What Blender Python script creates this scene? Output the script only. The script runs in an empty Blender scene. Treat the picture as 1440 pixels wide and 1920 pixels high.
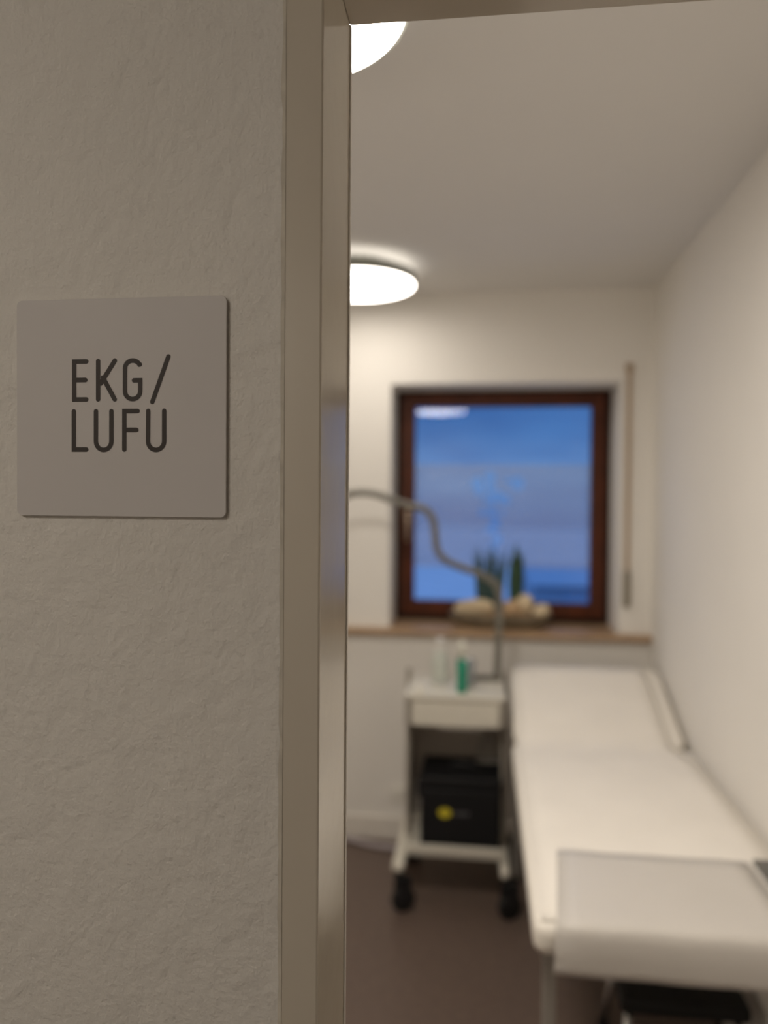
import bpy, bmesh, math, random
from mathutils import Vector, Matrix
random.seed(7)
C = bpy.context.scene.collection
S = bpy.context.scene

# ------------------------------------------------------------------ camera
CAM_Z = 1.57
cam = bpy.data.cameras.new('camera'); camo = bpy.data.objects.new('camera', cam); C.objects.link(camo)
yaw, pitch, roll = math.radians(7.263), math.radians(1.113), 0.0078
F = Vector((-math.sin(yaw)*math.cos(pitch), math.cos(yaw)*math.cos(pitch), -math.sin(pitch)))
R0 = Vector((math.cos(yaw), math.sin(yaw), 0)); U0 = R0.cross(F)
Rv = R0*math.cos(roll) + U0*math.sin(roll); U = Rv.cross(F)
camo.matrix_world = Matrix(((Rv.x, U.x, -F.x, 0), (Rv.y, U.y, -F.y, 0), (Rv.z, U.z, -F.z, CAM_Z), (0, 0, 0, 1)))
cam.sensor_width = 36; cam.lens = 27.19; cam.clip_start = 0.02
cam.dof.use_dof = True; cam.dof.focus_distance = 0.60; cam.dof.aperture_fstop = 2.6; cam.dof.aperture_blades = 0
S.camera = camo

# ------------------------------------------------------------------ view, world
S.view_settings.view_transform = 'Standard'; S.view_settings.look = 'None'
S.view_settings.exposure = 0.0; S.view_settings.gamma = 1.0; S.view_settings.use_curve_mapping = False
S.cycles.max_bounces = 10; S.cycles.diffuse_bounces = 7; S.cycles.transparent_max_bounces = 12
S.cycles.use_denoising = True; S.cycles.sample_clamp_indirect = 6
LAMP = 9.0                      # radiance of the opal dome near the window
LAMP2 = 40.0                    # radiance of the dome by the door
LAMP_COL = (1.0, 0.918, 0.82)
CORR = 21.0                     # corridor lamp
HALO = 3.0

w = bpy.data.worlds.new('dusk_sky'); S.world = w; w.use_nodes = True
nt = w.node_tree; nt.nodes.clear()
out = nt.nodes.new('ShaderNodeOutputWorld'); bg = nt.nodes.new('ShaderNodeBackground')
tc = nt.nodes.new('ShaderNodeTexCoord'); sep = nt.nodes.new('ShaderNodeSeparateXYZ')
mp = nt.nodes.new('ShaderNodeMapRange'); mp.inputs[1].default_value = -0.1; mp.inputs[2].default_value = 1.0
rp = nt.nodes.new('ShaderNodeValToRGB')
e = rp.color_ramp.elements
e[0].position = 0.0; e[0].color = (0.07, 0.18, 0.52, 1)
e[1].position = 1.0; e[1].color = (0.30, 0.60, 1.35, 1)
k = rp.color_ramp.elements.new(0.125); k.color = (0.12, 0.25, 0.55, 1)
k = rp.color_ramp.elements.new(0.165); k.color = (0.065, 0.175, 0.46, 1)
k = rp.color_ramp.elements.new(0.21); k.color = (0.055, 0.155, 0.43, 1)
k = rp.color_ramp.elements.new(0.4); k.color = (0.26, 0.54, 1.25, 1)
nz = nt.nodes.new('ShaderNodeTexNoise'); nz.inputs['Scale'].default_value = 5; 
mpn = nt.nodes.new('ShaderNodeMapping'); mpn.inputs['Scale'].default_value = (1, 1, 5)
mx = nt.nodes.new('ShaderNodeMixRGB'); mx.blend_type = 'SOFT_LIGHT'; mx.inputs[0].default_value = 0.6
nt.links.new(tc.outputs['Generated'], sep.inputs[0]); nt.links.new(sep.outputs['Z'], mp.inputs[0])
nt.links.new(mp.outputs[0], rp.inputs[0]); nt.links.new(tc.outputs['Generated'], mpn.inputs[0])
nt.links.new(mpn.outputs[0], nz.inputs[0]); nt.links.new(rp.outputs[0], mx.inputs[1]); nt.links.new(nz.outputs[0], mx.inputs[2])
nt.links.new(mx.outputs[0], bg.inputs[0]); bg.inputs[1].default_value = 1.0
nt.links.new(bg.outputs[0], out.inputs[0])

# ------------------------------------------------------------------ materials
def mat(name, col, rough=0.6, metal=0.0, spec=0.5, noise=None, bump=None, trans=0.0, coat=0.0):
    m = bpy.data.materials.new(name); m.use_nodes = True
    n = m.node_tree.nodes; l = m.node_tree.links; b = n['Principled BSDF']
    b.inputs['Base Color'].default_value = (*col, 1); b.inputs['Roughness'].default_value = rough
    b.inputs['Metallic'].default_value = metal; b.inputs['Specular IOR Level'].default_value = spec
    b.inputs['Transmission Weight'].default_value = trans; b.inputs['Coat Weight'].default_value = coat
    tcn = n.new('ShaderNodeTexCoord')
    sc, amt = noise if noise else (12, 0.04)
    t = n.new('ShaderNodeTexNoise'); t.inputs['Scale'].default_value = sc; t.inputs['Detail'].default_value = 5
    l.new(tcn.outputs['Object'], t.inputs[0])
    r = n.new('ShaderNodeValToRGB')
    r.color_ramp.elements[0].position = 0.3; r.color_ramp.elements[1].position = 0.7
    r.color_ramp.elements[0].color = (*[c*(1-amt) for c in col], 1)
    r.color_ramp.elements[1].color = (*[min(1, c*(1+amt)) for c in col], 1)
    l.new(t.outputs[0], r.inputs[0]); l.new(r.outputs[0], b.inputs['Base Color'])
    if bump:
        last = None
        for (s, d, det) in bump:
            tb = n.new('ShaderNodeTexNoise'); tb.inputs['Scale'].default_value = s; tb.inputs['Detail'].default_value = det
            l.new(tcn.outputs['Object'], tb.inputs[0])
            bp = n.new('ShaderNodeBump'); bp.inputs['Distance'].default_value = d; bp.inputs['Strength'].default_value = 1
            l.new(tb.outputs[0], bp.inputs['Height'])
            if last: l.new(last.outputs[0], bp.inputs['Normal'])
            last = bp
        l.new(last.outputs[0], b.inputs['Normal'])
    return m

def emit(name, col, s):
    m = bpy.data.materials.new(name); m.use_nodes = True; n = m.node_tree.nodes; n.clear()
    o = n.new('ShaderNodeOutputMaterial'); q = n.new('ShaderNodeEmission')
    q.inputs[0].default_value = (*col, 1); q.inputs[1].default_value = s
    m.node_tree.links.new(q.outputs[0], o.inputs[0]); return m

M = {}
M['plaster_near'] = mat('rough_painted_plaster', (0.72, 0.685, 0.63), 0.85, spec=0.2, noise=(3, 0.03), bump=[(45, 0.0025, 4), (170, 0.0013, 3)])
M['plaster'] = mat('painted_plaster', (0.80, 0.775, 0.73), 0.85, spec=0.2, noise=(2, 0.015), bump=[(90, 0.0012, 3)])
M['ceiling'] = mat('ceiling_paint', (0.74, 0.725, 0.70), 0.9, spec=0.15, noise=(1.5, 0.01))
M['floor'] = mat('brown_linoleum', (0.135, 0.096, 0.077), 0.42, noise=(35, 0.12))
M['steel_paint'] = mat('gloss_painted_steel', (0.59, 0.53, 0.435), 0.17, spec=0.6, noise=(4, 0.02), bump=[(25, 0.0003, 2)])
M['base'] = mat('white_baseboard', (0.74, 0.70, 0.64), 0.5)
M['seal'] = mat('grey_rubber_seal', (0.33, 0.31, 0.27), 0.6)
M['caulk'] = mat('cracked_caulk', (0.52, 0.475, 0.40), 0.9, noise=(60, 0.12))
M['sign'] = mat('brushed_silver_plate', (0.62, 0.585, 0.56), 0.55, metal=0.0, spec=0.35, noise=(8, 0.015))
M['sign_edge'] = mat('plate_edge', (0.62, 0.6, 0.57), 0.35, metal=0.5)
M['ink'] = mat('dark_brown_lettering', (0.038, 0.028, 0.022), 0.6)
M['wood_dark'] = mat('mahogany_stain', (0.078, 0.017, 0.003), 0.5, spec=0.3, noise=(9, 0.25))
M['wood_darker'] = mat('mahogany_outer_frame', (0.03, 0.013, 0.008), 0.6, spec=0.25, noise=(9, 0.25))
M['sill'] = mat('beige_brown_stone', (0.40, 0.265, 0.155), 0.35, noise=(20, 0.15))
M['handle_metal'] = mat('bronze_metal', (0.45, 0.36, 0.27), 0.35, metal=0.7)
M['strap'] = mat('tan_webbing', (0.43, 0.33, 0.23), 0.9, noise=(60, 0.1))
M['winder'] = mat('olive_grey_plastic', (0.22, 0.19, 0.135), 0.5)
M['vinyl'] = mat('cream_vinyl', (0.82, 0.78, 0.71), 0.5, spec=0.35, noise=(5, 0.015), bump=[(14, 0.002, 2)])
M['paper'] = mat('white_crepe_paper', (0.84, 0.80, 0.735), 0.8, spec=0.2, noise=(7, 0.02), bump=[(16, 0.003, 3)])
M['film_sheet'] = mat('grey_plastic_sheet', (0.60, 0.57, 0.53), 0.5, noise=(6, 0.02), bump=[(9, 0.003, 2)])
M['pad'] = mat('dark_grey_foam', (0.15, 0.145, 0.13), 0.8)
M['grey_metal'] = mat('grey_painted_steel', (0.33, 0.31, 0.28), 0.45, metal=0.2)
M['trolley'] = mat('white_powder_coat', (0.66, 0.63, 0.55), 0.4, noise=(6, 0.02))
M['trolley_post'] = mat('grey_aluminium_post', (0.42, 0.39, 0.34), 0.4, metal=0.3)
M['panel'] = mat('smoked_grey_panel', (0.46, 0.41, 0.36), 0.6)
M['black'] = mat('black_plastic', (0.012, 0.012, 0.013), 0.45)
M['black_rubber'] = mat('black_rubber', (0.008, 0.008, 0.008), 0.6)
M['case'] = mat('black_case_shell', (0.007, 0.007, 0.008), 0.6, spec=0.3, bump=[(160, 0.0006, 3)])
M['yellow'] = mat('yellow_sticker', (0.62, 0.52, 0.03), 0.5)
M['greyprint'] = mat('grey_print', (0.13, 0.13, 0.14), 0.5)
M['arm'] = mat('satin_grey_tube', (0.165, 0.155, 0.13), 0.5, metal=0.1)
M['green'] = mat('green_bottle_plastic', (0.0, 0.26, 0.155), 0.3)
M['white_plastic'] = mat('white_plastic', (0.78, 0.76, 0.70), 0.35)
M['cap'] = mat('milky_cap', (0.66, 0.66, 0.58), 0.35)
M['clear'] = mat('clear_plastic', (0.86, 0.9, 0.93), 0.12, trans=0.75)
M['clear_body'] = mat('translucent_bottle', (0.80, 0.84, 0.78), 0.3, trans=0.55)
M['chrome'] = mat('chrome', (0.6, 0.6, 0.6), 0.2, metal=1.0)
M['cable'] = mat('grey_lilac_cable', (0.40, 0.36, 0.37), 0.5)
M['bowl'] = mat('grey_brown_stoneware', (0.16, 0.125, 0.08), 0.7, noise=(25, 0.2))
M['stone'] = mat('cream_stone', (0.66, 0.54, 0.36), 0.8, noise=(20, 0.12))
M['stone_red'] = mat('tan_stone', (0.50, 0.34, 0.20), 0.8, noise=(20, 0.12))
M['leaf'] = mat('dark_green_leaf', (0.018, 0.055, 0.022), 0.45, noise=(30, 0.3))
M['leaf_blue'] = mat('grey_green_leaf', (0.035, 0.075, 0.07), 0.5, noise=(30, 0.3))
M['housing'] = mat('grey_lamp_housing', (0.30, 0.31, 0.27), 0.4, metal=0.2)
M['dome'] = emit('lit_opal_dome', LAMP_COL, LAMP)
M['dome_corridor'] = emit('lit_opal_dome_corridor', LAMP_COL, CORR)
M['dome_door'] = emit('lit_opal_dome_by_door', LAMP_COL, LAMP2)
M['ring'] = emit('lit_upper_ring', LAMP_COL, HALO)
M['snow'] = mat('snowy_ground', (0.42, 0.43, 0.46), 0.9, noise=(0.5, 0.1))
M['far_wall_paint'] = mat('dusky_facade', (0.26, 0.32, 0.40), 0.8)
M['far_roof'] = mat('slate_roof', (0.20, 0.26, 0.34), 0.7)
M['far_glass'] = mat('dark_pane', (0.2, 0.3, 0.42), 0.4)
# window glass: clear with a mirror-like surface
gm = bpy.data.materials.new('window_glass'); gm.use_nodes = True; n = gm.node_tree.nodes; n.clear()
go = n.new('ShaderNodeOutputMaterial'); gx = n.new('ShaderNodeMixShader'); gt = n.new('ShaderNodeBsdfTransparent'); gg = n.new('ShaderNodeBsdfGlossy')
gf = n.new('ShaderNodeFresnel'); gf.inputs[0].default_value = 1.25; gg.inputs['Roughness'].default_value = 0.0
gt.inputs[0].default_value = (0.95, 0.97, 0.97, 1)
gm.node_tree.links.new(gf.outputs[0], gx.inputs[0]); gm.node_tree.links.new(gt.outputs[0], gx.inputs[1]); gm.node_tree.links.new(gg.outputs[0], gx.inputs[2]); gm.node_tree.links.new(gx.outputs[0], go.inputs[0])
M['glass'] = gm
fm = bpy.data.materials.new('frosted_film'); fm.use_nodes = True; n = fm.node_tree.nodes; n.clear()
fo = n.new('ShaderNodeOutputMaterial'); fx = n.new('ShaderNodeMixShader'); ft = n.new('ShaderNodeBsdfTransparent'); fd = n.new('ShaderNodeBsdfDiffuse')
fx.inputs[0].default_value = 0.36; fd.inputs[0].default_value = (0.50, 0.50, 0.54, 1); ft.inputs[0].default_value = (0.9, 0.92, 0.95, 1)
fm.node_tree.links.new(ft.outputs[0], fx.inputs[1]); fm.node_tree.links.new(fd.outputs[0], fx.inputs[2]); fm.node_tree.links.new(fx.outputs[0], fo.inputs[0])
M['film'] = fm

# ------------------------------------------------------------------ helpers
def obj(name, bm, m, parent=None, smooth=False, bevel=0, seg=2):
    me = bpy.data.meshes.new(name)
    bmesh.ops.recalc_face_normals(bm, faces=bm.faces)
    bm.to_mesh(me); bm.free()
    if smooth:
        for p in me.polygons: p.use_smooth = True
    me.materials.append(m)
    o = bpy.data.objects.new(name, me); C.objects.link(o)
    if parent is not None: o.parent = parent
    if bevel:
        b = o.modifiers.new('bevel', 'BEVEL'); b.width = bevel; b.segments = seg; b.limit_method = 'ANGLE'; b.angle_limit = math.radians(40)
        for p in me.polygons: p.use_smooth = True
        o.modifiers.new('wn', 'WEIGHTED_NORMAL')
    return o

def box(bm, x0, x1, y0, y1, z0, z1, mtx=None):
    v = [bm.verts.new(p) for p in ((x0,y0,z0),(x1,y0,z0),(x1,y1,z0),(x0,y1,z0),(x0,y0,z1),(x1,y0,z1),(x1,y1,z1),(x0,y1,z1))]
    if mtx is not None:
        for q in v: q.co = mtx @ q.co
    for f in ((0,3,2,1),(4,5,6,7),(0,1,5,4),(1,2,6,5),(2,3,7,6),(3,0,4,7)): bm.faces.new([v[i] for i in f])
    return v

def bx(*a, mtx=None):
    bm = bmesh.new(); box(bm, *a, mtx=mtx); return bm

def lathe(prof, seg=40, c=(0, 0, 0), sx=1, sy=1, bm=None):
    bm = bm or bmesh.new(); rings = []
    for (r, z) in prof:
        if r < 1e-6: rings.append([bm.verts.new((c[0], c[1], c[2]+z))])
        else: rings.append([bm.verts.new((c[0]+sx*r*math.cos(2*math.pi*i/seg), c[1]+sy*r*math.sin(2*math.pi*i/seg), c[2]+z)) for i in range(seg)])
    for a, b in zip(rings, rings[1:]):
        for i in range(seg):
            j = (i+1) % seg
            if len(a) == 1 and len(b) == 1: continue
            if len(a) == 1: bm.faces.new((a[0], b[i], b[j]))
            elif len(b) == 1: bm.faces.new((a[i], a[j], b[0]))
            else: bm.faces.new((a[i], a[j], b[j], b[i]))
    return bm

def smooth_path(pts, n=8):
    P = [Vector(p) for p in pts]; out = []
    for i in range(len(P)-1):
        p0 = P[max(i-1, 0)]; p1 = P[i]; p2 = P[i+1]; p3 = P[min(i+2, len(P)-1)]
        for k in range(n):
            t = k/n
            out.append(0.5*((2*p1)+(-p0+p2)*t+(2*p0-5*p1+4*p2-p3)*t*t+(-p0+3*p1-3*p2+p3)*t**3))
    out.append(P[-1]); return out

def tube(pts, r, seg=12, bm=None):
    bm = bm or bmesh.new(); pts = [Vector(p) for p in pts]; rings = []
    t0 = (pts[1]-pts[0]).normalized(); nrm = t0.orthogonal().normalized()
    for i, p in enumerate(pts):
        t = (pts[min(i+1, len(pts)-1)]-pts[max(i-1, 0)]).normalized()
        nrm = (nrm - t*nrm.dot(t)).normalized(); b = t.cross(nrm)
        rr = r(i/(len(pts)-1)) if callable(r) else r
        rings.append([bm.verts.new(p+rr*(nrm*math.cos(2*math.pi*k/seg)+b*math.sin(2*math.pi*k/seg))) for k in range(seg)])
    for a, b in zip(rings, rings[1:]):
        for k in range(seg):
            j = (k+1) % seg; bm.faces.new((a[k], a[j], b[j], b[k]))
    bm.faces.new(rings[0]); bm.faces.new(rings[-1]); return bm

def tag(o, label, cat, group=None, kind=None):
    o['label'] = label; o['category'] = cat
    if group: o['group'] = group
    if kind: o['kind'] = kind
    return o
def thing(name, loc, label, cat, group=None, rz=0):
    o = bpy.data.objects.new(name, None); C.objects.link(o); o.location = loc; o.rotation_euler.z = rz
    o.empty_display_size = 0.05
    return tag(o, label, cat, group)
def struct(name, bm, m, label, cat, **k):
    o = obj(name, bm, m, **k); tag(o, label, cat, kind='structure'); return o

# ------------------------------------------------------------------ shell
NY, NB = 0.55, 0.655         # near wall front and back
FY, XR, XL, ZC = 3.5, 0.735, -1.75, 2.49
WX0, WX1, WZ0, WZ1, WY = -0.418, 0.596, 0.975, 2.083, 3.75      # window opening, frame depth
struct('floor', bx(-3, 2.6, -1.3, 3.6, -0.05, 0), M['floor'], 'dark brown linoleum floor', 'floor')
struct('ceiling', bx(-3, 2.6, -1.3, 3.6, ZC, ZC+0.1), M['ceiling'], 'plain off-white ceiling of the treatment room', 'ceiling')
# near wall with the door opening
DX0, DX1, DZ = -0.140, 0.73, 1.995
bm = bmesh.new()
box(bm, -3, DX0, NY, NB, 0, ZC); box(bm, DX1, 2.6, NY, NB, 0, ZC); box(bm, DX0, DX1, NY, NB, DZ, ZC)
struct('wall_front', bm, M['plaster_near'], 'roughly plastered corridor wall around the doorway', 'wall')
bm = bmesh.new()
box(bm, XL-0.1, WX0, FY, WY+0.1, 0, ZC); box(bm, WX1, XR+0.1, FY, WY+0.1, 0, ZC)
box(bm, WX0, WX1, FY, WY+0.1, WZ1, ZC); box(bm, WX0, WX1, FY, WY+0.1, 0, WZ0-0.03)
struct('wall_back', bm, M['plaster'], 'white far wall with the window', 'wall')
struct('wall_right', bx(XR, XR+0.1, NB, FY, 0, ZC), M['plaster'], 'white right wall beside the treatment couch', 'wall')
struct('wall_left', bx(XL-0.1, XL, NB, FY, 0, ZC), M['plaster'], 'white left wall of the treatment room', 'wall')
struct('wall_corridor_back', bx(-3, 2.6, -1.4, -1.3, 0, ZC), M['plaster'], 'white corridor wall opposite the doorway', 'wall')
struct('wall_corridor_left', bx(-3.1, -3, -1.3, NY, 0, ZC), M['plaster'], 'white end wall of the corridor on the left', 'wall')
struct('wall_corridor_right', bx(2.6, 2.7, -1.3, NY, 0, ZC), M['plaster'], 'white end wall of the corridor on the right', 'wall')
# baseboards
def baseb(name, x0, x1, y0, y1, label):
    struct(name, bx(x0, x1, y0, y1, 0, 0.105), M['base'], label, 'baseboard', bevel=0.004)
baseb('baseboard_back', XL, XR, FY-0.015, FY, 'white baseboard along the foot of the far wall')
baseb('baseboard_right', XR-0.012, XR, NB, FY-0.015, 'white baseboard along the right wall')
baseb('baseboard_left', XL, XL+0.012, NB, FY-0.015, 'white baseboard along the left wall')

# door frame
dr = bpy.data.objects.new('door_1', None); C.objects.link(dr); dr.location = (0.3, NY, 0)
tag(dr, 'cream painted steel door frame in the corridor wall', 'door frame', kind='structure')
def dobj(name, bm, m, **k):
    bm.transform(Matrix.Translation((-0.3, -NY, 0))); return obj(name, bm, m, dr, **k)
JX, KX, LZ = -0.116, 0.70, 1.971
dobj('left_jamb', bx(-0.1445, JX, NY-0.0025, 0.6575, 0, DZ+0.006), M['steel_paint'], bevel=0.0018, seg=3)
dobj('right_jamb', bx(KX, 0.7285, NY-0.0025, 0.6575, 0, DZ+0.006), M['steel_paint'], bevel=0.0018, seg=3)
dobj('lintel', bx(JX, KX, NY-0.0025, 0.6575, LZ, DZ+0.006), M['steel_paint'], bevel=0.0008)
dobj('seal', bx(JX-0.004, JX+0.0012, 0.6555, 0.6610, 0, LZ), M['base'], bevel=0.0005)
bm = bmesh.new(); rnd = random.Random(3)
zs = [i*0.012 for i in range(167)]; prev = None
for z in zs:
    xo = -0.1454+rnd.uniform(-0.0005, 0.0004); wd = rnd.uniform(0.0005, 0.0014)
    a = (bm.verts.new((xo-wd, NY-0.0006, z)), bm.verts.new((-0.1430, NY-0.0029, z)))
    if prev: bm.faces.new((prev[0], prev[1], a[1], a[0]))
    prev = a
dobj('caulk_joint', bm, M['caulk'])

# ------------------------------------------------------------------ window
wn = bpy.data.objects.new('window_1', None); C.objects.link(wn); wn.location = (0.09, WY, WZ0)
tag(wn, 'square mahogany framed window with blue dusk behind', 'window', kind='structure')
def wobj(name, bm, m, parent=None, **k):
    bm.transform(Matrix.Translation((-0.09, -WY, -WZ0)))
    return obj(name, bm, m, parent or wn, **k)
def ring(x0, x1, z0, z1, wd, y0, y1, wb=None):
    bm = bmesh.new(); wb = wb or wd
    box(bm, x0, x0+wd, y0, y1, z0, z1); box(bm, x1-wd, x1, y0, y1, z0, z1)
    box(bm, x0+wd, x1-wd, y0, y1, z1-wd, z1); box(bm, x0+wd, x1-wd, y0, y1, z0, z0+wb); return bm
wobj('outer_frame', ring(WX0, WX1, WZ0, WZ1, 0.04, WY, WY+0.07), M['wood_darker'], bevel=0.003)
wobj('sash', ring(WX0+0.025, WX1-0.025, WZ0+0.03, WZ1-0.012, 0.066, WY-0.018, WY+0.04), M['wood_dark'], bevel=0.005)
GX0, GX1, GZ0, GZ1 = WX0+0.085, WX1-0.085, WZ0+0.09, WZ1-0.07
tilt = math.radians(1.55)
gm_ = Matrix.Translation((0, WY+0.02, (GZ0+GZ1)/2)) @ Matrix.Rotation(-tilt, 4, 'X')
hh = (GZ1-GZ0)/2
wobj('glass_pane', bx(GX0, GX1, -0.002, 0.002, -hh, hh, mtx=gm_), M['glass'])
# frosted film with a cut-out twig of flowers
bm = bmesh.new(); FZ0, FZ1 = 1.235, 1.73
nx, nzz = 168, 100; dx = (GX1-GX0)/nx; dz = (FZ1-FZ0)/nzz
petals = []
def flower(cx, cz, r, n=5, ph=0.3):
    for q in range(n):
        a = ph+2*math.pi*q/n; petals.append((cx+r*math.cos(a)*0.62, cz+r*math.sin(a)*0.62, r*0.42, r*0.42, a))
flower(-0.025, 1.640, 0.030, 5, 0.2); flower(0.035, 1.672, 0.028, 5, 0.5); flower(0.035, 1.625, 0.024, 5, 0.9)
flower(0.165, 1.640, 0.034, 5, 0.1); flower(0.120, 1.655, 0.014, 5, 0.1); flower(-0.015, 1.600, 0.022, 5, 0.4)
flower(0.065, 1.575, 0.030, 5, 0.5); flower(0.105, 1.560, 0.026, 5, 0.2); flower(0.020, 1.560, 0.016, 5, 0.7)
flower(0.045, 1.500, 0.024, 5, 0.9); flower(0.000, 1.500, 0.018); flower(0.095, 1.498, 0.014)
flower(0.060, 1.450, 0.026, 5, 0.4); flower(0.035, 1.415, 0.018, 5, 0.2); flower(0.075, 1.370, 0.022, 5, 0.6); flower(0.05, 1.34, 0.018)
stem = [(0.03, 1.60), (0.055, 1.50), (0.06, 1.40), (0.06, 1.30)]
def cut(x, z):
    for (cx, cz, a, b, an) in petals:
        u = (x-cx); v = (z-cz)
        if u*u+v*v < a*b: return True
    for (a, b) in zip(stem, stem[1:]):
        if b[1] <= z <= a[1]:
            xx = a[0]+(b[0]-a[0])*(a[1]-z)/(a[1]-b[1])
            if abs(x-xx) < 0.007: return True
    return False
vs = {}
def V(i, j):
    if (i, j) not in vs: vs[(i, j)] = bm.verts.new((GX0+i*dx, WY+0.006, FZ0+j*dz))
    return vs[(i, j)]
for i in range(nx):
    for j in range(nzz):
        if not cut(GX0+(i+.5)*dx, FZ0+(j+.5)*dz): bm.faces.new((V(i, j), V(i+1, j), V(i+1, j+1), V(i, j+1)))
fo_ = wobj('frosted_film', bm, M['film']); fo_['label'] = 'frosted privacy film with a cut-out flowering twig'
hd = wobj('window_handle', bx(WX0+0.047, WX0+0.071, WY-0.024, WY-0.017, 1.44, 1.51), M['handle_metal'], bevel=0.003)
hb = tube([(WX0+0.059, WY-0.02, 1.485), (WX0+0.059, WY-0.055, 1.485), (WX0+0.060, WY-0.062, 1.475), (WX0+0.062, WY-0.062, 1.36)], 0.0095)
wobj('handle_lever', hb, M['handle_metal'], hd, smooth=True)
struct('trim_sill', bx(XL, XR, 3.455, FY, WZ0-0.028, WZ0), M['sill'], 'beige stone window sill running along the far wall', 'window sill', bevel=0.004)
bm = bx(WX0, WX1, FY-0.001, WY+0.01, WZ0-0.028, WZ0)
struct('trim_sill_recess', bm, M['sill'], 'beige stone sill inside the window recess', 'window sill')

# ------------------------------------------------------------------ ceiling lamps
def lamp(x, y, dome_m, label, group):
    t = thing('ceiling_lamp', (x, y, ZC), label, 'ceiling lamp', group)
    obj('base_plate', lathe([(0, 0), (0.13, 0), (0.13, -0.05), (0, -0.05)]), M['housing'], t, smooth=False)
    obj('housing', lathe([(0, -0.056), (0.195, -0.056), (0.225, -0.058), (0.232, -0.042), (0.240, -0.042), (0.243, -0.079), (0.0, -0.079)], 72), M['housing'], t)
    obj('light_ring', lathe([(0.165, -0.0555), (0.213, -0.0555), (0.213, -0.053), (0.165, -0.053), (0.165, -0.0555)], 72), M['ring'], t)
    prof = [(0.2335, -0.0792)]+[(0.2335*math.cos(a), -0.080-0.018*math.sin(a)**0.9) for a in [math.pi/2*i/14 for i in range(0, 14)]]+[(0, -0.098)]
    obj('opal_dome', lathe(prof, 72), dome_m, t, smooth=True)
    return t
G = 'round ceiling lamps of the treatment room'
lamp(-0.51, 3.055, M['dome'], 'round lit ceiling lamp near the window wall, with a glow on the ceiling above it', G)
lamp(-0.373, 1.31, M['dome_door'], 'round lit ceiling lamp just inside the doorway, cut by the door lintel', G)
lamp(-1.0, -0.75, M['dome_corridor'], 'round corridor ceiling lamp lighting the door sign wall', 'corridor lamp')

# ------------------------------------------------------------------ door sign
SX0, SX1, SZ0, SZ1 = -0.3506, -0.1863, 1.5538, 1.7160
SW, SH = SX1-SX0, SZ1-SZ0
sg = thing('door_sign', (SX0, NY-0.001, SZ0), 'square silver door sign reading EKG/ LUFU on corridor wall', 'sign')
def rounded(w, h, r, n=6):
    pts = []
    for (cx, cy, a0) in ((w-r, r, -90), (w-r, h-r, 0), (r, h-r, 90), (r, r, 180)):
        for i in range(n+1):
            a = math.radians(a0+90*i/n); pts.append((cx+r*math.cos(a), cy+r*math.sin(a)))
    return pts
def prism(pts, y0, y1):
    bm = bmesh.new(); a = [bm.verts.new((x, y0, z)) for x, z in pts]; b = [bm.verts.new((x, y1, z)) for x, z in pts]
    bm.faces.new(a); bm.faces.new(b)
    for i in range(len(pts)): j = (i+1) % len(pts); bm.faces.new((a[i], a[j], b[j], b[i]))
    return bm
obj('face_plate', prism(rounded(SW, SH, 0.0045), -0.0022, 0.0), M['sign'], sg, bevel=0.0005, seg=2)
obj('backing', prism([(x+0.004, z+0.004) for x, z in rounded(SW-0.008, SH-0.008, 0.003)], 0.0, 0.001), M['grey_metal'], sg)
def stroke(pts, wd):
    # one flat ribbon with mitred joints and half-round ends
    bm = bmesh.new(); hw = wd/2; P = [Vector((p[0], 0, p[1])) for p in pts]; Lf, Rt = [], []
    dirs = [(b-a).normalized() for a, b in zip(P, P[1:])]
    for i, p in enumerate(P):
        d0 = dirs[max(i-1, 0)]; d1 = dirs[min(i, len(dirs)-1)]
        n0 = Vector((-d0.z, 0, d0.x)); n1 = Vector((-d1.z, 0, d1.x)); m_ = (n0+n1).normalized()
        m_ = m_*(hw/max(0.35, m_.dot(n0))); Lf.append(bm.verts.new(p+m_)); Rt.append(bm.verts.new(p-m_))
    for i in range(len(P)-1): bm.faces.new((Lf[i], Rt[i], Rt[i+1], Lf[i+1]))
    for (p, d, l, r_) in ((P[0], -dirs[0], Lf[0], Rt[0]), (P[-1], dirs[-1], Rt[-1], Lf[-1])):
        s0 = (l.co-p); fan = [l]
        for k in range(1, 12):
            a = math.pi*k/12; fan.append(bm.verts.new(p+s0*math.cos(a)+d*hw*math.sin(a)))
        fan.append(r_); bm.faces.new(fan)
    return bm
def arc(cx, cz, rx, rz, a0, a1, n=14):
    return [(cx+rx*math.cos(math.radians(a0+(a1-a0)*i/n)), cz+rz*math.sin(math.radians(a0+(a1-a0)*i/n))) for i in range(n+1)]
# sign coordinates measured on the plate: u right, v down, in 1/1049 and 1/1092 of the plate
def q(x, y): return ((x-83)/1051*SW+0.0009, SH*(1-(y-157)/1094))
def L(strokes):
    bm = bmesh.new()
    for i, s in enumerate(strokes):
        b = stroke([q(*p) for p in s], 0.0035)
        b.transform(Matrix.Translation((0, -0.00235-0.00004*i, 0)))
        me = bpy.data.meshes.new('t'); b.to_mesh(me); b.free(); bm.from_mesh(me); bpy.data.meshes.remove(me)
    return bm
def qarc(cx, cy, rx, ry, a0, a1): return arc(cx, cy, rx, ry, a0, a1)
def letter(ch, strokes):
    o = obj('letter', L(strokes), M['ink'], sg)
    o['label'] = 'dark brown character ' + ch
letter('E', [[(435, 471), (374, 471), (374, 662), (435, 662)], [(374, 564), (430, 564)]])
letter('K', [[(495, 470), (495, 662)], [(579, 469), (508, 582)], [(519, 553), (578, 662)]])
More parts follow.
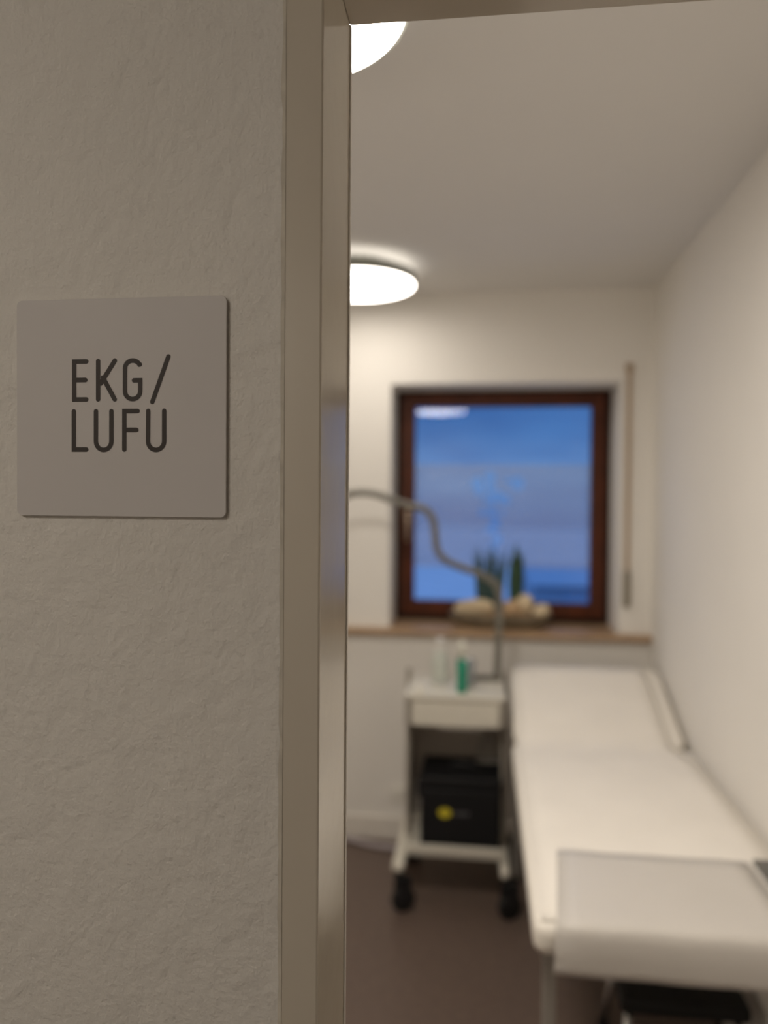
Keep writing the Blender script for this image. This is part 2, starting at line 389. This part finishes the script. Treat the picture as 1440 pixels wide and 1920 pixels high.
letter('G', [qarc(669, 512, 38, 42, 22, 0)[:0] + [(704, 490)] + qarc(668, 508, 38, 38, -28, -180) + qarc(668, 622, 38, 40, 180, 0) + [(706, 569), (675, 569)]])
letter('slash', [[(845, 453), (766, 677)]])
letter('L', [[(372, 722), (372, 914), (435, 914)]])
letter('U', [[(484, 722)] + qarc(523, 872, 39, 44, 180, 0) + [(562, 722)]])
letter('F', [[(627, 914), (627, 722), (693, 722)], [(627, 816), (687, 816)]])
letter('U', [[(746, 722)] + qarc(785, 872, 40, 44, 180, 0) + [(825, 722)]])

# ------------------------------------------------------------------ treatment couch
CX0, CX1, CY0, CYH, CY1, CT = 0.112, 0.731, 1.588, 2.78, 3.29, 0.700
ct = thing('treatment_couch', ((CX0+CX1)/2, 2.4, 0), 'long cream upholstered treatment couch against the right wall', 'couch')
def cobj(name, bm, m, parent=ct, **k):
    bm.transform(Matrix.Translation((-(CX0+CX1)/2, -2.4, 0))); return obj(name, bm, m, parent, **k)
def pad(x0, x1, y0, y1, z0, z1, r, cr, hinge=None, ang=0):
    # cushion: rounded plan corners (cr) and rounded rim (r)
    def plan(ins, n=7):
        c = max(cr-ins, 0.002); pts = []
        for (cx, cy, a0) in ((x1-ins-c, y0+ins+c, -90), (x1-ins-c, y1-ins-c, 0), (x0+ins+c, y1-ins-c, 90), (x0+ins+c, y0+ins+c, 180)):
            for i in range(n+1):
                a = math.radians(a0+90*i/n); pts.append((cx+c*math.cos(a), cy+c*math.sin(a)))
        return pts
    bm = bmesh.new(); rings = []
    prof = [(r*(1-math.sin(t)), z0+r*(1-math.cos(t))) for t in [math.pi/2*i/5 for i in range(6)]]
    prof += [(r*(1-math.cos(t)), z1-r+r*math.sin(t)) for t in [math.pi/2*i/5 for i in range(6)]]
    for (ins, z) in prof: rings.append([bm.verts.new((x, y, z)) for x, y in plan(ins)])
    for a, b in zip(rings, rings[1:]):
        for i in range(len(a)): j = (i+1) % len(a); bm.faces.new((a[i], a[j], b[j], b[i]))
    bm.faces.new(rings[0]); bm.faces.new(rings[-1])
    if ang:
        bm.transform(Matrix.Translation(hinge) @ Matrix.Rotation(ang, 4, 'X') @ Matrix.Translation(-Vector(hinge)))
    return bm
ANG = math.radians(19.5); HL = 0.545
cobj('mattress', pad(CX0, CX1, CY0, CYH, CT-0.068, CT, 0.022, 0.03), M['vinyl'], smooth=True)
cobj('headrest', pad(CX0+0.008, CX1-0.010, CYH+0.004, CYH+HL, CT-0.062, CT, 0.022, 0.07, (0, CYH, CT-0.02), ANG), M['vinyl'], smooth=True)
bm = bmesh.new()
for (x0, x1, y0, y1) in ((0.135, 0.165, 1.635, 3.2), (0.665, 0.695, 1.635, 3.2), (0.165, 0.665, 1.635, 1.665), (0.165, 0.665, 3.17, 3.2), (0.165, 0.665, 2.74, 2.77)):
    box(bm, x0, x1, y0, y1, 0.585, 0.632)
cobj('frame', bm, M['grey_metal'], bevel=0.003)
for (x, y) in ((0.15, 1.65), (0.68, 1.65), (0.15, 3.185), (0.68, 3.185)):
    lg = cobj('leg', bx(x-0.014, x+0.014, y-0.014, y+0.014, 0.02, 0.585), M['grey_metal'], bevel=0.003)
    cobj('foot_cap', lathe([(0, 0), (0.02, 0), (0.02, 0.02), (0, 0.02)], 20, (x, y, 0)), M['black_rubber'], lg)
cobj('cross_bar', bx(0.164, 0.666, 3.177, 3.193, 0.28, 0.305), M['grey_metal'], bevel=0.002)
cobj('headrest_strut', tube([(0.4, 3.0, 0.6), (0.4, 3.06, 0.735)], 0.01), M['grey_metal'], smooth=True)

# crepe paper over mattress and headrest
def ribbon(rows, th=0.0012, n=10):
    bm = bmesh.new(); T = []; B = []
    for k, (xa, xb, y, z) in enumerate(rows):
        p, q2 = rows[max(k-1, 0)], rows[min(k+1, len(rows)-1)]
        d = Vector((0, q2[2]-p[2], q2[3]-p[3])).normalized(); nn = Vector((0, -d.z, d.y))
        if d.y < 0 or (abs(d.y) < 1e-3): nn = -nn if nn.z < 0 or nn.y > 0 else nn
        nn *= th
        T.append([bm.verts.new((xa+(xb-xa)*i/n, y+nn.y, z+nn.z+0.0009*math.sin(i*1.7+y*13))) for i in range(n+1)])
        B.append([bm.verts.new((xa+(xb-xa)*i/n, y, z+0.0009*math.sin(i*1.7+y*13))) for i in range(n+1)])
    m_ = len(rows)
    for k in range(m_-1):
        for i in range(n):
            bm.faces.new((T[k][i], T[k][i+1], T[k+1][i+1], T[k+1][i])); bm.faces.new((B[k][i], B[k+1][i], B[k+1][i+1], B[k][i+1]))
        bm.faces.new((T[k][0], T[k+1][0], B[k+1][0], B[k][0])); bm.faces.new((T[k][n], B[k][n], B[k+1][n], T[k+1][n]))
    for k in (0, m_-1):
        for i in range(n): bm.faces.new((T[k][i], T[k][i+1], B[k][i+1], B[k][i]))
    return bm
rows = [(0.128, 0.712 if i < 13 else 0.712-0.023*(i-12), 1.604+1.176*i/14, CT+0.0025) for i in range(15)]
cz, sz = math.cos(ANG), math.sin(ANG)
for i in range(1, 10):
    s = 0.52*i/9
    rows.append((0.137, 0.662, CYH-0.0*s+cz*s-sz*0.024, CT-0.02+sz*s+cz*0.024+0.001))
tag(obj('paper_sheet', ribbon(rows), M['paper'], smooth=True), 'white crepe paper strip lying lengthwise over the treatment couch', 'paper sheet')
rows = []
for i in range(9):
    y = 1.925-(1.925-1.602)*i/8; t = i/8
    rows.append((0.190-0.030*t, 0.634+0.006*t, y, CT+0.0055))
rows += [(0.157, 0.642, 1.590, CT+0.0035), (0.156, 0.642, 1.583, CT-0.006), (0.155, 0.643, 1.580, CT-0.02), (0.154, 0.643, 1.577, CT-0.05), (0.153, 0.644, 1.576, CT-0.08), (0.153, 0.645, 1.578, 0.606)]
tag(obj('foot_sheet', ribbon(rows), M['film_sheet'], smooth=True), 'greyish protective sheet over the foot end of the couch, hanging down its front', 'protective sheet')
tag(obj('foam_pad', bx(0.645, 0.715, 1.62, 1.92, CT+0.0062, CT+0.017), M['pad'], bevel=0.003), 'flat dark grey pad at the right foot corner of the couch by wall', 'pad')

# ------------------------------------------------------------------ step stool under the couch
st = thing('step_stool', (0.53, 2.2, 0), 'black step stool with chrome legs under the couch', 'step stool')
def sobj(name, bm, m, parent=st, **k):
    bm.transform(Matrix.Translation((-0.53, -2.2, 0))); return obj(name, bm, m, parent, **k)
sobj('tread', bx(0.372, 0.70, 2.06, 2.34, 0.22, 0.265), M['black_rubber'], bevel=0.012, seg=4)
for (x, s) in ((0.40, -1), (0.672, 1)):
    for (y, u) in ((2.09, -1), (2.31, 1)):
        l_ = sobj('leg', tube([(x, y, 0.222), (x+s*0.03-0.0, y+u*0.02, 0.02)], 0.011), M['chrome'], smooth=True)
        sobj('rubber_foot', lathe([(0, 0), (0.015, 0), (0.015, 0.025), (0, 0.025)], 16, (x+s*0.031, y+u*0.02, 0)), M['black_rubber'], l_)

# ------------------------------------------------------------------ trolley
tr = thing('equipment_trolley', (-0.095, 3.1, 0), 'white equipment trolley on black castors between wall and couch', 'trolley')
def tobj(name, bm, m, parent=tr, **k):
    bm.transform(Matrix.Translation((0.095, -3.1, 0))); return obj(name, bm, m, parent, **k)
TX0, TX1, TZ = -0.288, 0.093, 0.818
tobj('top_tray', bx(TX0, TX1, 2.925, 3.29, TZ-0.018, TZ), M['trolley'], bevel=0.004)
dw = tobj('drawer', bx(TX0+0.026, TX1-0.022, 2.935, 3.24, TZ-0.122, TZ-0.020), M['trolley'], bevel=0.006)
tobj('drawer_handle', bx(-0.16, 0.0, 2.926, 2.9345, TZ-0.128, TZ-0.1225), M['grey_metal'], dw, bevel=0.001)
bm = bmesh.new(); box(bm, TX0, TX0+0.022, 2.945, 3.27, TZ-0.122, TZ-0.019); tobj('drawer_guide', bm, M['trolley_post'], bevel=0.002)
bm = bmesh.new(); box(bm, TX1-0.018, TX1, 2.945, 3.27, TZ-0.122, TZ-0.019); tobj('drawer_guide', bm, M['trolley_post'], bevel=0.002)
tobj('side_panel', bx(TX0-0.001, TX0+0.012, 3.02, 3.27, 0.235, TZ-0.123), M['trolley_post'], bevel=0.003)
tobj('side_panel', bx(TX1-0.012, TX1+0.001, 3.02, 3.27, 0.235, TZ-0.123), M['trolley_post'], bevel=0.003)
tobj('back_panel', bx(TX0+0.012, TX1-0.012, 3.262, 3.270, 0.237, TZ-0.123), M['panel'])
tobj('upright', bx(-0.312, -0.289, 3.235, 3.265, 0.195, 0.850), M['trolley_post'], bevel=0.004)
tobj('upright', bx(0.094, 0.112, 3.235, 3.265, 0.195, 0.850), M['trolley_post'], bevel=0.004)
bm = bmesh.new(); box(bm, TX0+0.01, TX1-0.005, 2.945, 3.29, 0.195, 0.205)
box(bm, TX0+0.01, TX1-0.005, 2.945, 2.957, 0.19, 0.234); box(bm, TX0+0.01, TX1-0.005, 3.278, 3.29, 0.19, 0.234)
tobj('bottom_shelf', bm, M['trolley'], bevel=0.003)
tobj('base_rail', bx(-0.325, -0.279, 2.86, 3.32, 0.160, 0.194), M['trolley'], bevel=0.012, seg=4)
tobj('base_rail', bx(0.078, 0.114, 2.86, 3.32, 0.160, 0.194), M['trolley'], bevel=0.012, seg=4)
for (x, y) in ((-0.302, 2.885), (0.098, 2.885), (-0.302, 3.29), (0.098, 3.29)):
    cs = tobj('castor', tube([(x, y, 0.16), (x, y+0.008, 0.125)], 0.013), M['black'], smooth=True)
    bm = bmesh.new(); box(bm, x-0.024, x-0.017, y-0.01, y+0.045, 0.045, 0.128); box(bm, x+0.017, x+0.024, y-0.01, y+0.045, 0.045, 0.128); box(bm, x-0.024, x+0.024, y-0.01, y+0.045, 0.112, 0.132)
    turn = Matrix.Translation((x, y, 0)) @ Matrix.Rotation(math.radians(-62), 4, 'Z') @ Matrix.Translation((-x, -y, 0))
    bm.transform(turn); tobj('castor_fork', bm, M['black'], cs, bevel=0.004)
    wb = lathe([(0, -0.015), (0.040, -0.015), (0.046, -0.010), (0.046, 0.010), (0.040, 0.015), (0, 0.015)], 32)
    wb.transform(Matrix.Translation((x, y+0.02, 0.046)) @ Matrix.Rotation(math.pi/2, 4, 'Y'))
    wb.transform(turn); tobj('castor_wheel', wb, M['black_rubber'], cs, smooth=False)

# curved lead arm standing on the tray
ar = thing('lead_arm', (0.066, 3.2, TZ), 'curved grey lead carrying arm rising from the trolley tray', 'arm')
def aobj(name, bm, m, parent=ar, **k):
    bm.transform(Matrix.Translation((-0.066, -3.2, -TZ))); return obj(name, bm, m, parent, **k)
aobj('base_bar', bx(-0.045, 0.085, 3.18, 3.22, TZ+0.0005, TZ+0.022), M['arm'], bevel=0.006, seg=3)
path = smooth_path([(0.067, 3.2, TZ+0.018), (0.069, 3.2, 0.95), (0.072, 3.2, 1.12), (0.070, 3.2, 1.175), (0.055, 3.2, 1.215), (0.0, 3.2, 1.252), (-0.08, 3.2, 1.280), (-0.145, 3.2, 1.308), (-0.184, 3.2, 1.352), (-0.193, 3.2, 1.41), (-0.203, 3.2, 1.478), (-0.240, 3.2, 1.522), (-0.300, 3.2, 1.535), (-0.363, 3.2, 1.553), (-0.43, 3.2, 1.578), (-0.50, 3.2, 1.588), (-0.566, 3.2, 1.575), (-0.64, 3.2, 1.53), (-0.68, 3.2, 1.46)])
aobj('arm_tube', tube(path, 0.0155, 14), M['arm'], smooth=True)
aobj('lead_hook', tube([(-0.68, 3.2, 1.47), (-0.69, 3.2, 1.42), (-0.67, 3.2, 1.38)], 0.02), M['black'], smooth=True)

# bottles on the tray
bt = thing('pump_bottle', (-0.165, 3.14, TZ), 'clear pump bottle with white head at the back of the trolley tray', 'bottle')
obj('bottle_body', lathe([(0, 0.001), (0.03, 0.001), (0.034, 0.006), (0.034, 0.10), (0.026, 0.122), (0.012, 0.13), (0, 0.13)]), M['clear_body'], bt, smooth=True)
b_ = lathe([(0, 0.13), (0.016, 0.13), (0.016, 0.15), (0.007, 0.152), (0.007, 0.166), (0.015, 0.168), (0.015, 0.18), (0, 0.181)])
box(b_, -0.006, 0.006, -0.038, -0.01, 0.169, 0.178); obj('pump_head', b_, M['white_plastic'], bt, smooth=False)
bt = thing('green_bottle', (-0.073, 2.985, TZ), 'slim green bottle with pale cap at the front of the trolley tray', 'bottle')
obj('bottle_body', lathe([(0, 0.0012), (0.017, 0.0012), (0.0195, 0.005), (0.0195, 0.118), (0.014, 0.13), (0, 0.13)]), M['green'], bt, smooth=True)
obj('bottle_cap', lathe([(0, 0.13), (0.0135, 0.13), (0.0135, 0.185), (0.010, 0.20), (0, 0.201)]), M['cap'], bt, smooth=True)
tag(obj('plastic_cup', lathe([(0, 0.001), (0.032, 0.001), (0.039, 0.105), (0.0375, 0.105), (0.0308, 0.0022), (0, 0.0022)]), M['clear'], smooth=True), 'clear plastic cup behind the green bottle on the trolley', 'cup').location = (-0.06, 3.09, TZ)
bm = bmesh.new()
for i in range(5):
    a = 0.012*i; box(bm, -0.03+a*0.55, 0.03-a*0.55, -0.035+a*0.5, 0.035-a*0.5, 0.001+0.0085*i, 0.0085*(i+1))
o = tag(obj('gauze_stack', bm, M['white_plastic'], bevel=0.003), 'small pile of white gauze at the left of the trolley tray', 'gauze'); o.location = (-0.235, 2.99, TZ); o.rotation_euler.z = 0.2

# black case on the bottom shelf
cs = thing('equipment_case', (-0.065, 3.1, 0.2055), 'black equipment case with yellow sticker on the trolley bottom shelf', 'case')
obj('case_body', bx(-0.163, 0.145, -0.125, 0.125, 0, 0.235), M['case'], cs, bevel=0.01, seg=3)
obj('case_lid', bx(-0.166, 0.148, -0.128, 0.128, 0.236, 0.285), M['case'], cs, bevel=0.012, seg=3)
obj('latch', bx(-0.181, -0.1635, -0.05, 0.05, 0.17, 0.232), M['black'], cs, bevel=0.005)
obj('case_handle', tube(smooth_path([(-0.05, -0.02, 0.284), (-0.04, -0.02, 0.300), (0.04, -0.02, 0.300), (0.05, -0.02, 0.284)]), 0.006), M['black'], cs, smooth=True)
y_ = lathe([(0, 0), (0.025, 0), (0.025, 0.001), (0, 0.001)], 32, sy=0.75); y_.transform(Matrix.Translation((-0.068, -0.1252, 0.145)) @ Matrix.Rotation(math.pi/2, 4, 'X'))
obj('sticker', y_, M['yellow'], cs)['label'] = 'oval yellow sticker'
bm = bmesh.new()
for i in range(6): box(bm, -0.030+i*0.0095, -0.024+i*0.0095, -0.1262, -0.1254, 0.138, 0.151)
obj('printed_mark', bm, M['greyprint'], cs)
# coiled lead on the case
pts = []
for i in range(90):
    a = i*0.42; r = 0.055+0.006*math.sin(i*0.9); pts.append((r*math.cos(a), r*0.45*math.sin(a), 0.006+0.0013*i))
tag(obj('coiled_lead', tube(pts, 0.0045, 8), M['grey_metal'], smooth=True), 'coiled grey lead resting on the black case below the drawer', 'lead').location = (0.045, 3.13, 0.4905)

# hose on floor, outlet
tag(obj('floor_hose', tube(smooth_path([(-1.0, 3.40, 0.0125), (-0.80, 3.46, 0.0125), (-0.62, 3.455, 0.0125), (-0.50, 3.405, 0.0125), (-0.40, 3.385, 0.0125), (-0.30, 3.395, 0.0125), (-0.18, 3.43, 0.0125), (-0.05, 3.44, 0.0125)]), 0.012), M['cable'], smooth=True), 'pale grey hose lying on the floor along the far wall', 'hose')
ot = thing('wall_outlet', (-0.372, FY, 0.215), 'small white wall outlet low on far wall left of the trolley', 'outlet')
obj('cover_plate', bx(-0.03, 0.03, -0.010, -0.0005, -0.03, 0.03), M['white_plastic'], ot, bevel=0.004)
ob_ = lathe([(0.019, 0), (0.021, 0), (0.021, 0.0015), (0.019, 0.0015), (0.019, 0)], 28); ob_.transform(Matrix.Translation((0, -0.0102, 0)) @ Matrix.Rotation(math.pi/2, 4, 'X'))
obj('socket_ring', ob_, M['white_plastic'], ot)

# roller blind strap
bs = thing('blind_strap', (0.63, FY, 1.1), 'tan roller blind strap on far wall right of the window', 'blind strap')
obj('strap', bx(-0.0105, 0.0105, -0.010, -0.0085, 0.06, 1.055), M['strap'], bs)
obj('strap_guide', bx(-0.016, 0.016, -0.016, -0.0005, 1.025, 1.06), M['strap'], bs, bevel=0.003)
obj('winder', bx(-0.014, 0.014, -0.022, -0.0005, -0.005, 0.155), M['winder'], bs, bevel=0.005)

# ------------------------------------------------------------------ planter on the sill
PX, PY, PZ = 0.085, 3.60, WZ0
tag(obj('planter_bowl', lathe([(0, 0.001), (0.17, 0.001), (0.205, 0.012), (0.235, 0.055), (0.232, 0.066), (0.215, 0.066), (0.19, 0.045), (0, 0.045)], 56, sy=0.36), M['bowl'], smooth=True), 'shallow oval grey-brown planter bowl on the window sill', 'planter').location = (PX, PY, PZ)
def rock(name, x, y, z, sx, sy, sz, m, seed):
    bm = bmesh.new(); bmesh.ops.create_icosphere(bm, subdivisions=3, radius=1); r = random.Random(seed)
    k = [Vector((r.uniform(-1, 1), r.uniform(-1, 1), r.uniform(-1, 1))).normalized() for _ in range(5)]
    for v in bm.verts:
        d = sum(max(0, v.co.normalized().dot(q_))**3*0.16 for q_ in k); v.co = v.co*(0.9+d); v.co = Vector((v.co.x*sx, v.co.y*sy, v.co.z*sz))
    o = obj(name, bm, m, smooth=True); o.location = (x, y, z); return o
rocks = [(-0.115, -0.026, 0.092, 0.085, 0.032, 0.042, 'stone', 'large cream stone at the left end of the planter bowl'),
         (0.188, -0.012, 0.082, 0.038, 0.038, 0.034, 'stone', 'rounded cream stone at the right end of the planter bowl'),
         (0.055, -0.02, 0.086, 0.045, 0.04, 0.04, 'stone_red', 'reddish tan stone in the middle of the planter bowl'),
         (0.108, 0.005, 0.105, 0.040, 0.04, 0.052, 'stone', 'tall pale tan stone right of the reddish one in the planter')]
for i, r_ in enumerate(rocks):
    o = rock('planter_stone', PX+r_[0], PY+r_[1], PZ+r_[2], r_[3], r_[4], r_[5], M[r_[6]], i+3); tag(o, r_[7], 'stone', 'stones in the planter bowl')
tag(obj('planter_gravel', lathe([(0, 0.075), (0.10, 0.072), (0.17, 0.06), (0.205, 0.049), (0, 0.049)], 40, sy=0.33), M['stone_red'], smooth=True), 'tan gravel filling the planter bowl', 'gravel', kind='stuff').location = (PX, PY, PZ)
def blade(bm, x, y, z, h, wd, lean, ang, n=8, th=0.003):
    c, s = math.cos(ang), math.sin(ang); prev = None
    for i in range(n+1):
        t = i/n; ww = wd*(0.55+0.9*t-1.45*t**3)/0.9*0.5 if i < n else 0.0008
        ww = max(ww, 0.0008); p = Vector((x+lean[0]*t*t, y+lean[1]*t*t, z+h*t)); d = Vector((c, s, 0)); nn = Vector((-s, c, 0))*th*(1-0.6*t)
        cur = [bm.verts.new(p-d*ww), bm.verts.new(p+nn), bm.verts.new(p+d*ww), bm.verts.new(p-nn)]
        if prev:
            for k in range(4): j = (k+1) % 4; bm.faces.new((prev[k], prev[j], cur[j], cur[k]))
        else: bm.faces.new(cur)
        prev = cur
    bm.faces.new(prev)
r = random.Random(11); bm = bmesh.new()
for i in range(13):
    x = -0.035+0.0125*i*0.95; blade(bm, x*0.75, r.uniform(-0.012, 0.02), 0, r.uniform(0.25, 0.325), r.uniform(0.014, 0.021), (r.uniform(-0.012, 0.012)+(x-0.03)*0.35, r.uniform(-0.01, 0.01)), r.uniform(-0.5, 0.5))
o = tag(obj('spiky_plant', bm, M['leaf_blue'], smooth=False), 'cluster of thin upright grey-green leaves at the left of the planter', 'plant'); o.location = (PX-0.075, PY+0.03, PZ+0.066)
bm = bmesh.new()
for (x, y, h, wd) in ((0, 0, 0.315, 0.06), (0.018, 0.008, 0.28, 0.036), (-0.016, 0.006, 0.25, 0.036), (0.004, -0.01, 0.30, 0.044)):
    blade(bm, x, y, 0, h, wd, (x*0.5, 0), 0.2+x*10, th=0.008)
o = tag(obj('snake_plant', bm, M['leaf'], smooth=False), 'dark green thick upright leaves at the right of the planter', 'plant'); o.location = (PX+0.072, PY+0.015, PZ+0.07)

# ------------------------------------------------------------------ outside
struct('ground', bx(-60, 60, 6, 120, -3.3, -3.2), M['snow'], 'pale snowy ground outside the window', 'ground')
bd = thing('building', (4.0, 22, -3.2), 'dim blue neighbouring building outside, low at right of window', 'building')
obj('facade', bx(-2.55, 2.4, 0, 6, 0, 2.35), M['far_wall_paint'], bd)
bm = bmesh.new()
v = [bm.verts.new(p) for p in ((-2.7, -0.3, 2.35), (2.6, -0.3, 2.35), (2.6, 6.3, 2.35), (-2.7, 6.3, 2.35), (-2.7, 3, 2.65), (2.6, 3, 2.65))]
for f in ((0, 1, 5, 4), (2, 3, 4, 5), (1, 2, 5), (3, 0, 4), (0, 3, 2, 1)): bm.faces.new([v[i] for i in f])
obj('roof', bm, M['far_roof'], bd)
for x in (-1.75, 0.6): obj('facade_window', bx(x, x+0.7, -0.03, 0.02, 1.0, 2.2), M['far_glass'], bd)
